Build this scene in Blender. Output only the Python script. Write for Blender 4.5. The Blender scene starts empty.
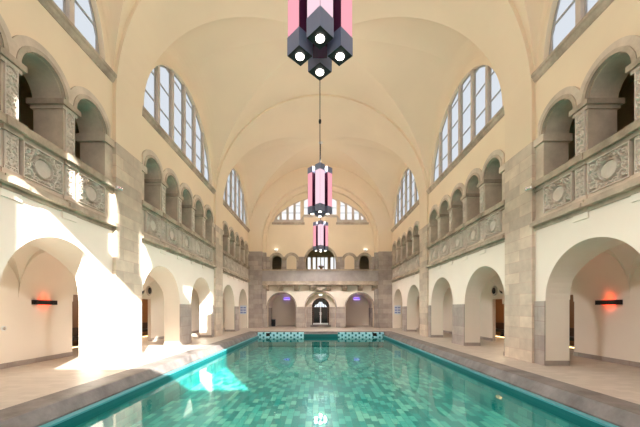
import bpy, bmesh, math, random
from mathutils import Vector, Matrix
from mathutils.geometry import delaunay_2d_cdt
random.seed(7)
PI = math.pi
C = bpy.context.scene.collection
sc = bpy.context.scene

# ------------------------------------------------------------------ materials
def newmat(name):
    m = bpy.data.materials.new(name); m.use_nodes = True
    nt = m.node_tree; nt.nodes.clear()
    out = nt.nodes.new('ShaderNodeOutputMaterial')
    return m, nt, out

def principled(nt, out, col, rough=.6, metal=0.0, spec=.3):
    b = nt.nodes.new('ShaderNodeBsdfPrincipled')
    b.inputs['Base Color'].default_value = (*col, 1)
    b.inputs['Roughness'].default_value = rough
    b.inputs['Metallic'].default_value = metal
    b.inputs['Specular IOR Level'].default_value = spec
    nt.links.new(b.outputs[0], out.inputs[0])
    return b

def plain(name, col, rough=.6, metal=0.0, spec=.3):
    m, nt, out = newmat(name); principled(nt, out, col, rough, metal, spec); return m

def plaster(name, col, var=.05, scale=.6):
    m, nt, out = newmat(name); b = principled(nt, out, col, .85, 0, .15)
    g = nt.nodes.new('ShaderNodeNewGeometry')
    n = nt.nodes.new('ShaderNodeTexNoise'); n.inputs['Scale'].default_value = scale; n.inputs['Detail'].default_value = 5
    nt.links.new(g.outputs['Position'], n.inputs['Vector'])
    r = nt.nodes.new('ShaderNodeValToRGB')
    r.color_ramp.elements[0].position = .3; r.color_ramp.elements[1].position = .7
    r.color_ramp.elements[0].color = (*[c*(1-var) for c in col], 1)
    r.color_ramp.elements[1].color = (*[min(.95, c*(1+var)) for c in col], 1)
    nt.links.new(n.outputs[0], r.inputs[0]); nt.links.new(r.outputs[0], b.inputs['Base Color'])
    n2 = nt.nodes.new('ShaderNodeTexNoise'); n2.inputs['Scale'].default_value = 30
    nt.links.new(g.outputs['Position'], n2.inputs['Vector'])
    bp = nt.nodes.new('ShaderNodeBump'); bp.inputs['Strength'].default_value = .05; bp.inputs['Distance'].default_value = .02
    nt.links.new(n2.outputs[0], bp.inputs['Height']); nt.links.new(bp.outputs[0], b.inputs['Normal'])
    return m

def stone(name, c1, c2, mortar, bw=.9, bh=.32, rough=.75, joints=True, blotch=.35):
    m, nt, out = newmat(name); b = principled(nt, out, c1, rough, 0, .25)
    L = nt.links.new
    g = nt.nodes.new('ShaderNodeNewGeometry')
    n = nt.nodes.new('ShaderNodeTexNoise'); n.inputs['Scale'].default_value = 1.6; n.inputs['Detail'].default_value = 7; n.inputs['Roughness'].default_value = .65
    L(g.outputs['Position'], n.inputs['Vector'])
    r = nt.nodes.new('ShaderNodeValToRGB'); r.color_ramp.elements[0].position = .33; r.color_ramp.elements[1].position = .68
    r.color_ramp.elements[0].color = (*c2, 1); r.color_ramp.elements[1].color = (*c1, 1)
    L(n.outputs[0], r.inputs[0])
    src = r.outputs[0]
    if joints:
        s = nt.nodes.new('ShaderNodeSeparateXYZ'); L(g.outputs['Position'], s.inputs[0])
        a = nt.nodes.new('ShaderNodeMath'); a.operation = 'ADD'; L(s.outputs[0], a.inputs[0]); L(s.outputs[1], a.inputs[1])
        cb = nt.nodes.new('ShaderNodeCombineXYZ'); L(a.outputs[0], cb.inputs[0]); L(s.outputs[2], cb.inputs[1])
        t = nt.nodes.new('ShaderNodeTexBrick')
        t.inputs['Scale'].default_value = 1; t.inputs['Brick Width'].default_value = bw; t.inputs['Row Height'].default_value = bh
        t.inputs['Mortar Size'].default_value = .008; t.inputs['Mortar Smooth'].default_value = .3
        t.inputs['Color1'].default_value = (.82, .80, .78, 1); t.inputs['Color2'].default_value = (1.12, 1.1, 1.05, 1)
        t.inputs['Mortar'].default_value = (*mortar, 1)
        L(cb.outputs[0], t.inputs['Vector'])
        mx = nt.nodes.new('ShaderNodeMix'); mx.data_type = 'RGBA'; mx.blend_type = 'MULTIPLY'; mx.inputs[0].default_value = 1
        L(src, mx.inputs[6]); L(t.outputs[0], mx.inputs[7]); src = mx.outputs[2]
    L(src, b.inputs['Base Color'])
    n2 = nt.nodes.new('ShaderNodeTexNoise'); n2.inputs['Scale'].default_value = 25; n2.inputs['Detail'].default_value = 4
    L(g.outputs['Position'], n2.inputs['Vector'])
    bp = nt.nodes.new('ShaderNodeBump'); bp.inputs['Strength'].default_value = .15; bp.inputs['Distance'].default_value = .02
    L(n2.outputs[0], bp.inputs['Height']); L(bp.outputs[0], b.inputs['Normal'])
    return m

def tiles(name, colors, mortar, bw, bh, axes=('x', 'y'), rough=.3, msize=.006, offset=.5, spec=.4):
    """colours: list of (position, rgb) picked per tile"""
    m, nt, out = newmat(name); b = principled(nt, out, colors[0][1], rough, 0, spec)
    L = nt.links.new
    g = nt.nodes.new('ShaderNodeNewGeometry'); s = nt.nodes.new('ShaderNodeSeparateXYZ'); L(g.outputs['Position'], s.inputs[0])
    ix = {'x': 0, 'y': 1, 'z': 2}
    cb = nt.nodes.new('ShaderNodeCombineXYZ'); L(s.outputs[ix[axes[0]]], cb.inputs[0]); L(s.outputs[ix[axes[1]]], cb.inputs[1])
    t = nt.nodes.new('ShaderNodeTexBrick'); t.offset = offset
    t.inputs['Scale'].default_value = 1; t.inputs['Brick Width'].default_value = bw; t.inputs['Row Height'].default_value = bh
    t.inputs['Mortar Size'].default_value = msize
    t.inputs['Color1'].default_value = (0, 0, 0, 1); t.inputs['Color2'].default_value = (1, 1, 1, 1); t.inputs['Mortar'].default_value = (.5, .5, .5, 1)
    L(cb.outputs[0], t.inputs['Vector'])
    r = nt.nodes.new('ShaderNodeValToRGB'); r.color_ramp.interpolation = 'CONSTANT'
    while len(r.color_ramp.elements) < len(colors): r.color_ramp.elements.new(.5)
    for e, (p, c) in zip(r.color_ramp.elements, colors): e.position = p; e.color = (*c, 1)
    L(t.outputs[0], r.inputs[0])
    mx = nt.nodes.new('ShaderNodeMix'); mx.data_type = 'RGBA'
    L(t.outputs['Fac'], mx.inputs[0]); L(r.outputs[0], mx.inputs[6]); mx.inputs[7].default_value = (*mortar, 1)
    L(mx.outputs[2], b.inputs['Base Color'])
    return m

def emit(name, col, strength):
    m, nt, out = newmat(name)
    e = nt.nodes.new('ShaderNodeEmission'); e.inputs[0].default_value = (*col, 1); e.inputs[1].default_value = strength
    nt.links.new(e.outputs[0], out.inputs[0]); return m

M = {}
M['up'] = plaster('warm cream plaster', (.82, .685, .505), .04)
M['vault'] = plaster('vault plaster', (.82, .68, .505), .04, .35)
M['low'] = plaster('pale cream plaster', (.88, .80, .70), .03)
M['dim'] = plaster('shade-darkened gallery plaster', (.40, .33, .20), .1)  # cream plaster with the gallery's dimness put into its colour
M['stone'] = stone('sandstone blocks', (.73, .63, .525), (.54, .46, .38), (.88, .76, .74), 1.0, .33)
M['stone_plain'] = stone('dressed sandstone', (.72, .615, .50), (.50, .42, .335), (1, 1, 1), joints=False)
M['rail'] = stone('weathered sandstone moulding', (.60, .50, .39), (.30, .245, .19), (1, 1, 1), joints=False)
M['relief'] = stone('carved sandstone', (.76, .68, .60), (.58, .51, .44), (1, 1, 1), joints=False)
M['greystone'] = stone('grey sandstone blocks', (.49, .435, .40), (.36, .32, .30), (.8, .7, .7), .8, .4)
M['endstone'] = stone('smooth grey sandstone', (.44, .395, .375), (.34, .305, .29), (1, 1, 1), joints=False)
M['coping'] = stone('dark pool coping stone', (.25, .225, .215), (.12, .105, .10), (1, 1, 1), joints=False, rough=.5)
M['deck'] = tiles('beige deck tiles', [(0, (.50, .435, .375)), (.35, (.53, .465, .40)), (.7, (.56, .49, .425))], (.45, .38, .31), .3, .15, ('x', 'y'), .45, .004)
M['pool'] = tiles('pool floor tiles', [(0, (.0, .27, .26)), (.34, (.0, .35, .33)), (.52, (.06, .48, .42)), (.76, (.15, .56, .46))], (.01, .24, .22), .34, .15, ('y', 'x'), .3, .005)
M['poolside'] = tiles('pool side tiles', [(0, (.0, .26, .26)), (.5, (.03, .34, .32))], (.01, .24, .24), .3, .15, ('y', 'z'), .3)
def mosaic():
    m, nt, out = newmat('pale blue mosaic'); b = principled(nt, out, (.4, .8, .9), .3); L = nt.links.new
    g = nt.nodes.new('ShaderNodeNewGeometry'); sp = nt.nodes.new('ShaderNodeSeparateXYZ'); L(g.outputs['Position'], sp.inputs[0])
    def mt(op, a, v=None, w=None):
        n = nt.nodes.new('ShaderNodeMath'); n.operation = op
        for i, q in enumerate((a, v, w)):
            if q is None: continue
            if isinstance(q, (int, float)): n.inputs[i].default_value = q
            else: L(q, n.inputs[i])
        return n.outputs[0]
    row = mt('FLOOR', mt('DIVIDE', sp.outputs[2], .14))
    u = mt('FRACT', mt('ADD', mt('DIVIDE', sp.outputs[0], .46), mt('MULTIPLY', row, .5)))
    dark = mt('MULTIPLY', mt('LESS_THAN', u, .26), mt('MULTIPLY', mt('LESS_THAN', row, -.5), mt('GREATER_THAN', row, -4.5)))
    n = nt.nodes.new('ShaderNodeTexNoise'); n.inputs['Scale'].default_value = 9; L(g.outputs['Position'], n.inputs['Vector'])
    r = nt.nodes.new('ShaderNodeValToRGB'); r.color_ramp.elements[0].color = (.36, .74, .92, 1); r.color_ramp.elements[1].color = (.60, .92, .97, 1); L(n.outputs[0], r.inputs[0])
    mx = nt.nodes.new('ShaderNodeMix'); mx.data_type = 'RGBA'; L(dark, mx.inputs[0]); L(r.outputs[0], mx.inputs[6]); mx.inputs[7].default_value = (.02, .20, .26, 1)
    L(mx.outputs[2], b.inputs['Base Color']); return m
M['mosaic'] = mosaic()
M['ledge'] = plain('turquoise ledge tile', (.10, .36, .41), .3)
M['midteal'] = plain('teal end tile', (.006, .14, .15), .3)
M['glass_frost'] = emit('frosted daylight glass', (.86, .92, 1.0), .53)
M['end_frost'] = emit('end window daylight glass', (.95, .97, 1.0), .68)
M['bars'] = plain('grey window bars', (.38, .37, .36), .5)
M['mull'] = stone('stone mullions', (.62, .55, .48), (.50, .44, .38), (1, 1, 1), joints=False)
M['metal'] = plain('dark gunmetal', (.10, .105, .13), .35, .6)
M['cap'] = plain('slate grey lamp metal', (.24, .27, .40), .45, .3)
M['black'] = plain('black metal', (.012, .011, .013), .5)
M['plum'] = plain('plum lamp core', (.09, .015, .05), .4)
M['pink'] = emit('pink lit lamp glass', (1.0, .42, .50), .66)
M['pinkpale'] = emit('pale pink lit lamp glass', (1.0, .70, .80), .66)
M['spot'] = emit('lamp bulb', (1, .95, .85), 5)
M['chrome'] = plain('chrome', (.75, .75, .75), .12, 1)
M['wood'] = plain('brown wood panelling', (.22, .11, .05), .5)
M['redlamp'] = emit('red lamp strip', (1, .06, .015), 3)
M['violet'] = emit('violet lamp strip', (.30, .18, 1), 3)
M['warmstrip'] = emit('warm floor light strip', (1, .62, .25), 5)
M['signblue'] = plain('blue sign ink', (.28, .36, .62), .5)
M['signwhite'] = plain('pale sign board', (.70, .76, .86), .5)
M['doordark'] = plain('dark door glass', (.012, .014, .016), .08, 0, .6)
M['doorframe'] = plain('dark door timber', (.06, .035, .025), .5)
M['doorwhite'] = plain('pale grey door frame', (.62, .66, .68), .5)
M['fanlight'] = emit('fanlight daylight glass', (.85, .93, 1), .8)
M['leaf'] = plain('green leaves', (.05, .09, .03), .6)
M['red'] = plain('dark red petals', (.30, .015, .05), .6)
M['vase'] = plain('terracotta', (.25, .10, .06), .6)
M['white'] = plain('white enamel', (.8, .8, .78), .4)
M['emerg'] = emit('emergency light', (.8, 1, .85), 2.5)

def water_mat():
    m, nt, out = newmat('pool water'); L = nt.links.new
    tr = nt.nodes.new('ShaderNodeBsdfTransparent'); tr.inputs[0].default_value = (.84, .98, .97, 1)
    gl = nt.nodes.new('ShaderNodeBsdfGlossy'); gl.inputs['Roughness'].default_value = .015
    fr = nt.nodes.new('ShaderNodeFresnel'); fr.inputs[0].default_value = 1.33
    mx = nt.nodes.new('ShaderNodeMixShader')
    g = nt.nodes.new('ShaderNodeNewGeometry')
    n = nt.nodes.new('ShaderNodeTexNoise'); n.inputs['Scale'].default_value = 1.7; n.inputs['Detail'].default_value = 3
    L(g.outputs['Position'], n.inputs['Vector'])
    bp = nt.nodes.new('ShaderNodeBump'); bp.inputs['Strength'].default_value = .035; bp.inputs['Distance'].default_value = .1
    L(n.outputs[0], bp.inputs['Height']); L(bp.outputs[0], gl.inputs['Normal']); L(bp.outputs[0], fr.inputs['Normal'])
    fb_ = nt.nodes.new('ShaderNodeMath'); fb_.operation = 'MULTIPLY_ADD'; fb_.inputs[1].default_value = -1; fb_.inputs[2].default_value = 1; L(g.outputs['Backfacing'], fb_.inputs[0])
    ml = nt.nodes.new('ShaderNodeMath'); ml.operation = 'MULTIPLY'; L(fr.outputs[0], ml.inputs[0]); L(fb_.outputs[0], ml.inputs[1])
    L(ml.outputs[0], mx.inputs[0]); L(tr.outputs[0], mx.inputs[1]); L(gl.outputs[0], mx.inputs[2]); L(mx.outputs[0], out.inputs[0])
    return m
M['water'] = water_mat()

def clear_glass():
    m, nt, out = newmat('clear window glass'); L = nt.links.new
    tr = nt.nodes.new('ShaderNodeBsdfTransparent'); gl = nt.nodes.new('ShaderNodeBsdfGlossy'); gl.inputs['Roughness'].default_value = .02
    mx = nt.nodes.new('ShaderNodeMixShader'); mx.inputs[0].default_value = .06
    L(tr.outputs[0], mx.inputs[1]); L(gl.outputs[0], mx.inputs[2]); L(mx.outputs[0], out.inputs[0]); return m
M['clear'] = clear_glass()

# ------------------------------------------------------------------ mesh helpers
def box(bm, x0, x1, y0, y1, z0, z1):
    v = [bm.verts.new(p) for p in ((x0,y0,z0),(x1,y0,z0),(x1,y1,z0),(x0,y1,z0),(x0,y0,z1),(x1,y0,z1),(x1,y1,z1),(x0,y1,z1))]
    for f in ((0,3,2,1),(4,5,6,7),(0,1,5,4),(1,2,6,5),(2,3,7,6),(3,0,4,7)):
        bm.faces.new([v[i] for i in f])

def plate(bm, outer, holes, to3, d0, d1, mi=0):
    """outline in a plane pulled from depth d0 to d1; to3(u, v, d) gives the point"""
    loops = [outer] + list(holes)
    flat = [p for l in loops for p in l]
    edges = []; k = 0
    for l in loops:
        edges += [(k+i, k+(i+1) % len(l)) for i in range(len(l))]; k += len(l)
    vo, _, tri, ov, _, _ = delaunay_2d_cdt([Vector(p) for p in flat], edges, [], 0, 1e-7)
    inside = lambda x, y: sum(((flat[i][1] > y) != (flat[j][1] > y)) and x < (flat[j][0]-flat[i][0])*(y-flat[i][1])/(flat[j][1]-flat[i][1])+flat[i][0] for i, j in edges) % 2
    A = [bm.verts.new(to3(u, v, d0)) for u, v in flat]
    B = [bm.verts.new(to3(u, v, d1)) for u, v in flat]
    ids = [o[0] if o else None for o in ov]
    fs = []
    for t in tri:
        if not inside(sum(vo[i].x for i in t)/3, sum(vo[i].y for i in t)/3): continue
        q = [ids[i] for i in t]
        if None in q: continue
        for f in ([A[i] for i in q], [B[i] for i in reversed(q)]):
            try: fs.append(bm.faces.new(f))
            except ValueError: pass
    k = 0
    for l in loops:
        n = len(l)
        for i in range(n):
            j = (i+1) % n
            try: fs.append(bm.faces.new((A[k+i], A[k+j], B[k+j], B[k+i])))
            except ValueError: pass
        k += n
    for f in fs: f.material_index = mi

def arc(cx, cz, r, a0, a1, n=24):
    return [(cx+r*math.cos(a0+(a1-a0)*i/n), cz+r*math.sin(a0+(a1-a0)*i/n)) for i in range(n+1)]

def lathe(bm, prof, n=20, c=(0,0,0), axis='z'):
    rings = []
    for r, h in prof:
        ring = []
        for i in range(n):
            a = 2*PI*i/n; p = (r*math.cos(a), r*math.sin(a), h)
            if axis == 'x': p = (p[2], p[0], p[1])
            if axis == 'y': p = (p[0], p[2], p[1])
            ring.append(bm.verts.new((p[0]+c[0], p[1]+c[1], p[2]+c[2])))
        rings.append(ring)
    for a, b in zip(rings, rings[1:]):
        for i in range(n): bm.faces.new((a[i], a[(i+1) % n], b[(i+1) % n], b[i]))
    bm.faces.new(list(reversed(rings[0]))); bm.faces.new(rings[-1])

def obj(name, bm, mats, parent=None, loc=None, smooth=False, fix=True):
    if fix: bmesh.ops.recalc_face_normals(bm, faces=bm.faces[:])
    me = bpy.data.meshes.new(name); bm.to_mesh(me); bm.free()
    for m in (mats if isinstance(mats, (list, tuple)) else [mats]): me.materials.append(m)
    if smooth:
        for p in me.polygons: p.use_smooth = True
    o = bpy.data.objects.new(name, me); C.objects.link(o)
    if parent: o.parent = parent
    if loc: o.location = loc
    return o

def N(): return bmesh.new()
def bxo(name, dims, mat, parent=None):
    bm = N(); box(bm, *dims); return obj(name, bm, mat, parent)

def thing(name, label, cat, loc=(0,0,0), rz=0, group=None):
    o = bpy.data.objects.new(name, None); C.objects.link(o); o.empty_display_size = .2
    o.location = loc; o.rotation_euler = (0, 0, rz); o['label'] = label; o['category'] = cat
    if group: o['group'] = group
    return o

def tag(o, label, cat, group=None, kind=None):
    o['label'] = label; o['category'] = cat
    if group: o['group'] = group
    if kind: o['kind'] = kind
    return o

def struct(o): o['kind'] = 'structure'; return o

KIDS = {}
def copy_tree(o, parent=None):
    c = o.copy(); C.objects.link(c)
    if parent: c.parent = parent
    for ch in o.children[:]: copy_tree(ch, c)
    return c
def place_copy(o, label, loc, rz):
    c = copy_tree(o); c.location = loc; c.rotation_euler = (0, 0, rz); c['label'] = label; return c

YZ = lambda s: (lambda u, v, d: (s*d, u, v))         # wall along the hall: u = depth, v = height, d = distance from the middle
XZ = lambda u, v, d: (u, d, v)
XY = lambda u, v, d: (u, v, d)

# ------------------------------------------------------------------ dimensions
HW = 6.0; CLEAR = 7.05; PW = 1.25
BAY = [(1.52, 8.57), (9.82, 16.87), (18.12, 25.17)]
BC = [(a+b)/2 for a, b in BAY]
PIL = [8.57+PW/2, 16.87+PW/2]
Y0, YE = -1.0, 25.95
ZS = 7.55                                            # vault springing
ARCH_R, ARCH_S, GAP, PIER = 1.31, 1.81, .38, 1.05
XB = 6.65; XO = 8.27
UPR, UPS, PITCH = .515, 6.30, 1.35
SILL, WR = 8.17, 3.24

GN = .14
def arches(b):
    """near and far arch of a bay: centre, radius, spring height"""
    return ((BAY[b][0]+GN+1.38, 1.38, 1.76), (BAY[b][1]-GAP-1.33, 1.33, 1.80))
def pier_y(b):
    (c0, r0, _), (c1, r1, _) = arches(b); return (c0+r0+c1-r1)/2, (c1-r1)-(c0+r0)
PIER = pier_y(0)[1]

# ------------------------------------------------------------------ side walls
def side_wall(s, name):
    bm = N(); T = YZ(s)
    # ground storey with its arches
    out = [(Y0, 0)]
    for b in range(3):
        for c, r_, sp in arches(b):
            out += [(c-r_, 0)] + [(c-r_, sp)] + list(reversed(arc(c, sp, r_, 0, PI, 28)))[1:-1] + [(c+r_, sp), (c+r_, 0)]
    out += [(YE+.2, 0), (YE+.2, 3.78), (Y0, 3.78)]
    plate(bm, out, [], T, HW, XB, 0)
    # arcade spandrels
    out = [(Y0, UPS)]
    for b in range(3):
        for k in range(5):
            c = BC[b]+(k-2)*PITCH
            out += list(reversed(arc(c, UPS, UPR, 0, PI, 20)))
    out += [(YE+.2, UPS), (YE+.2, 8.06), (Y0, 8.06)]
    plate(bm, out, [], T, HW, HW+.68, 1)
    # wall pieces between bays at gallery level (behind the pilasters)
    for a, c in ((Y0, BAY[0][0]), (BAY[0][1], BAY[1][0]), (BAY[1][1], BAY[2][0]), (BAY[2][1], YE+.2)):
        plate(bm, [(a, 3.78), (c, 3.78), (c, UPS), (a, UPS)], [], T, HW, HW+.68, 1)
    # window storey
    out = [(Y0, 8.06), (YE+.2, 8.06), (YE+.2, 13.9), (Y0, 13.9)]
    holes = [[(c-WR, SILL)] + list(reversed(arc(c, SILL, WR, 0, PI, 48)))[1:-1] + [(c+WR, SILL)] for c in BC]
    plate(bm, out, holes, T, HW+.005, HW+.42, 1)
    return struct(obj(name, bm, [M['low'], M['up']]))
side_wall(-1, 'wall_left'); side_wall(1, 'wall_right')

# ------------------------------------------------------------------ vault
def vault():
    bm = N(); R = HW
    drop = 1.78
    def bay(y0, y1):
        n, mcount = 48, 48; grid = []
        yc, h = (y0+y1)/2, (y1-y0)/2
        for i in range(n+1):
            u = -1+2*i/n; row = []
            for j in range(mcount+1):
                v = -1+2*j/mcount
                au, av = abs(u), abs(v)
                z = ZS + R*math.cos(min(au, av)*PI/2)
                if au > av:
                    t = (au-av)/(1-av+1e-9)
                    z -= drop*t**1.7*math.cos(av*PI/2)
                row.append(bm.verts.new((R*math.sin(u*PI/2), yc+h*math.sin(v*PI/2), z)))
            grid.append(row)
        for i in range(n):
            for j in range(mcount):
                u = -1+2*(i+.5)/n; v = -1+2*(j+.5)/mcount
                q = (grid[i][j], grid[i+1][j], grid[i+1][j+1], grid[i][j+1])
                # cut the quads that lie on a groin along that groin
                ui, vj = -1+2*i/n, -1+2*j/mcount
                if (u*v) > 0: tri = ((q[0], q[1], q[2]), (q[0], q[2], q[3]))
                else: tri = ((q[0], q[1], q[3]), (q[1], q[2], q[3]))
                for t in tri: bm.faces.new(t)
    for a, b in BAY: bay(a, b)
    o = obj('ceiling', bm, M['vault'], smooth=False)
    for p in o.data.polygons: p.use_smooth = True
    return struct(o)
ceil = vault()
# groins stay crisp
try:
    md = ceil.modifiers.new('split', 'EDGE_SPLIT'); md.split_angle = math.radians(7)
except Exception: pass

def band(name, y0, y1, rin, rout):
    bm = N()
    out = [(rin, 6.28)] + arc(0, ZS, rin, 0, PI, 48) + [(-rin, 6.28), (-rout, 6.28)] + list(reversed(arc(0, ZS, rout, 0, PI, 48))) + [(rout, 6.28)]
    plate(bm, out, [], XZ, y0, y1)
    return struct(obj(name, bm, M['vault']))
band('trim_1', BAY[0][1], BAY[1][0], 5.9, 6.12)
band('trim_2', BAY[1][1], BAY[2][0], 5.9, 6.12)
band('trim_3', Y0-.1, BAY[0][0], 5.9, 6.12)

# end arch, two orders
def end_arch(name, y0, y1, r, zc, hw, zb, mat):
    bm = N()
    out = [(hw, zb)] + [(r if False else p[0], p[1]) for p in arc(0, zc, r, 0, PI, 48)] + [(-hw, zb), (-6.68, zb), (-6.68, 13.9), (6.68, 13.9), (6.68, zb)]
    plate(bm, out, [], XZ, y0, y1)
    return struct(obj(name, bm, mat))
end_arch('trim_4', 25.17, 25.62, 4.86, 7.25, 4.86, 6.37, M['vault'])
end_arch('trim_5', 25.62, 25.95, 4.62, 7.15, 4.62, 6.37, M['vault'])

# ------------------------------------------------------------------ floor with the pool cut out
PX, PY0, PY1 = 4.92, .6, 21.1
bm = N()
plate(bm, [(-11, Y0-.2), (11, Y0-.2), (11, 30.2), (-11, 30.2)], [[(-PX, PY0), (-PX, PY1), (PX, PY1), (PX, PY0)]], XY, 0, -.2)
struct(obj('floor', bm, M['deck']))

pool = thing('swimming_pool', 'long sunken swimming pool with dark stone coping and teal tiled basin', 'swimming pool', (0, 0, 0))
def ring_profile(prof, mat, name, parent):
    """prof: (inset from the pool edge, height) swept around the four sides with mitred corners"""
    bm = N(); loops = []
    for d, z in prof:
        x, a, b = PX-d, PY0+d, PY1-d
        loops.append([bm.verts.new(p) for p in ((-x, a, z), (x, a, z), (x, b, z), (-x, b, z))])
    n = len(loops)
    for k in range(n):
        A, B = loops[k], loops[(k+1) % n]
        for i in range(4):
            j = (i+1) % 4
            bm.faces.new((A[i], A[j], B[j], B[i]))
    return obj(name, bm, mat, parent)
ring_profile([(0, -.15), (0, .012), (.46, .012), (.50, 0), (.62, -.19), (.62, -.24), (.5, -.24)], M['coping'], 'coping', pool)
ring_profile([(.5, -.22), (.75, -.22), (.75, -.25), (.5, -.25)], M['ledge'], 'overflow_ledge', pool)
ring_profile([(.5, -.25), (.755, -.25), (.755, -.42), (.5, -.42)], M['midteal'], 'waterline_band', pool)
BX, BZ = PX-.72, -1.0
bm = N(); a, b = PY0+.72, PY1-.72
box(bm, -BX, BX, a, b, BZ-.1, BZ)
obj('basin_floor', bm, M['pool'], pool)
for nm, d in (('side_wall', (-BX-.1, -BX, a, b, BZ, -.40)), ('side_wall', (BX, BX+.1, a, b, BZ, -.40)), ('end_wall', (-BX, BX, a-.1, a, BZ, -.40)), ('end_wall', (-BX, BX, b, b+.1, BZ, -.40))):
    bxo(nm, d, M['poolside'], pool)
# mosaic on the end above the water
for x0, x1 in ((-4.25, -1.15), (1.15, 4.25)):
    bm = N(); box(bm, x0, x1, PY1-.78, PY1-.45, -.44, -.01); o = obj('mosaic_panel', bm, M['mosaic'], pool)
    o['label'] = 'pale blue mosaic with dark teal diamonds'
bm = N(); box(bm, -1.15, 1.15, PY1-.77, PY1-.45, -.44, -.12); obj('end_recess', bm, M['midteal'], pool)
for x in (-3.55, 3.62):
    bm = N(); box(bm, x-.13, x+.13, PY1-.80, PY1-.77, -.26, -.05); obj('inlet_grate', bm, M['black'], pool)
bm = N()
vs = [bm.verts.new(p) for p in ((-BX-.02, a-.02, -.335), (BX+.02, a-.02, -.335), (BX+.02, b+.02, -.335), (-BX-.02, b+.02, -.335))]
bm.faces.new(vs)
w = obj('pool_water', bm, M['water'], fix=False); tag(w, 'clear teal water filling the long pool, mirroring the arches', 'water', kind='stuff')

# ------------------------------------------------------------------ aisles
def aisle(s, side):
    T = YZ(s)
    # outer wall with the opening to the side room in the middle bay
    bm = N()
    out = [(Y0, 0), (9.95, 0), (9.95, 2.02), (14.62, 2.02), (14.62, 0), (YE+.2, 0), (YE+.2, 3.78), (Y0, 3.78)]
    plate(bm, out, [], T, XO, XO+.15)
    plate(bm, [(12.0, 0), (12.35, 0), (12.35, 2.02), (12.0, 2.02)], [], T, XO+.01, XO+.14)
    struct(obj('wall_outer_aisle_'+side, bm, M['low']))
    # groin vaults
    bm = N(); R = 1.34; hx = (XO-XB)/2; xc = (XO+XB)/2
    def strip(y0, y1, groin, rr=1.36, sp=1.81):
        if not groin:
            a = [(xc+hx*math.cos(t*PI/24), 1.78+1.30*math.sin(t*PI/24)) for t in range(25)]
            plate(bm, a + [(XB, 3.7), (XO, 3.7)], [], lambda u, v, d: (s*u, d, v), y0, y1); return
        n, mc = 20, 20; g = []
        yc, h = (y0+y1)/2, (y1-y0)/2
        for i in range(n+1):
            u = -1+2*i/n; row = []
            for j in range(mc+1):
                v = -1+2*j/mc
                k = min(abs(u), abs(v)) if groin else abs(u)
                y = yc+h*math.sin(v*PI/2) if groin else yc+h*v
                row.append(bm.verts.new((s*(xc+hx*math.sin(u*PI/2)), y, sp+rr*math.cos(k*PI/2) - (0 if groin else .03))))
            g.append(row)
        for i in range(n):
            for j in range(mc):
                q = (g[i][j], g[i+1][j], g[i+1][j+1], g[i][j+1])
                for t in (((0, 1, 2), (0, 2, 3)) if (i-9.5)*(j-9.5) > 0 else ((0, 1, 3), (1, 2, 3))): bm.faces.new([q[k] for k in t])
    prev = Y0
    for b in range(3):
        for c, r_, sp in arches(b):
            strip(prev, c-r_+.02, False); strip(c-r_-.06, c+r_+.06, True, r_+.06, sp); prev = c+r_-.02
    strip(prev, YE+.2, False)
    o = struct(obj('ceiling_aisle_'+side, bm, M['low']))
    for p in o.data.polygons: p.use_smooth = True
    md = o.modifiers.new('split', 'EDGE_SPLIT'); md.split_angle = math.radians(20)
    # wall that closes the aisle at its far end
    bm = N(); plate(bm, [(XB, 0), (XO, 0), (XO, 3.78), (XB, 3.78)], [], lambda u, v, d: (s*u, d, v), 25.25, 25.5)
    struct(obj('wall_aisle_end_'+side, bm, M['low']))
    bm = N(); plate(bm, [(HW, 0), (XO, 0), (XO, 3.78), (HW, 3.78)], [], lambda u, v, d: (s*u, d, v), Y0-.3, Y0)
    struct(obj('wall_aisle_near_'+side, bm, M['low']))
    bm = N(); box(bm, *sorted((s*(XO-.03), s*XO)), Y0, 9.95, 0, .13); struct(obj('baseboard_'+side, bm, M['greystone']))
    bm = N(); box(bm, *sorted((s*(XO-.03), s*XO)), 14.62, 25.25, 0, .13); struct(obj('baseboard_far_'+side, bm, M['greystone']))
    # side room
    bm = N(); x1 = 10.6
    for d in ((x1, x1+.2, 9.6, 20.0, 0, 2.6), (XO+.15, x1, 9.6, 9.75, 0, 2.6), (XO+.15, x1, 19.85, 20.0, 0, 2.6)):
        box(bm, *sorted((s*d[0], s*d[1])), *d[2:])
    struct(obj('wall_side_room_'+side, bm, M['wood']))
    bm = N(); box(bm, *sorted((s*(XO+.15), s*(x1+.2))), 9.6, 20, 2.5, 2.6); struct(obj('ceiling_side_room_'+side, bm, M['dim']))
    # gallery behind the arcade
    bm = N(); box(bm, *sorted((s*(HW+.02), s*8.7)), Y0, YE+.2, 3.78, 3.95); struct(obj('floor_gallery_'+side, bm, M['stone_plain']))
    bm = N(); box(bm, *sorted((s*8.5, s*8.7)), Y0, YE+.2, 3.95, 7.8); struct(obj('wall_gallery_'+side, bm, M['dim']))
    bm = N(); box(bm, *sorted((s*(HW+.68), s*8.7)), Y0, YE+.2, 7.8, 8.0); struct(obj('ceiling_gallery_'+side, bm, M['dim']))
    for yy in (Y0-.2, YE+.2):
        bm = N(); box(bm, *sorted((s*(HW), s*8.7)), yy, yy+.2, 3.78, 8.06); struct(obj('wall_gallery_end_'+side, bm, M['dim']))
aisle(-1, 'left'); aisle(1, 'right')

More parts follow.
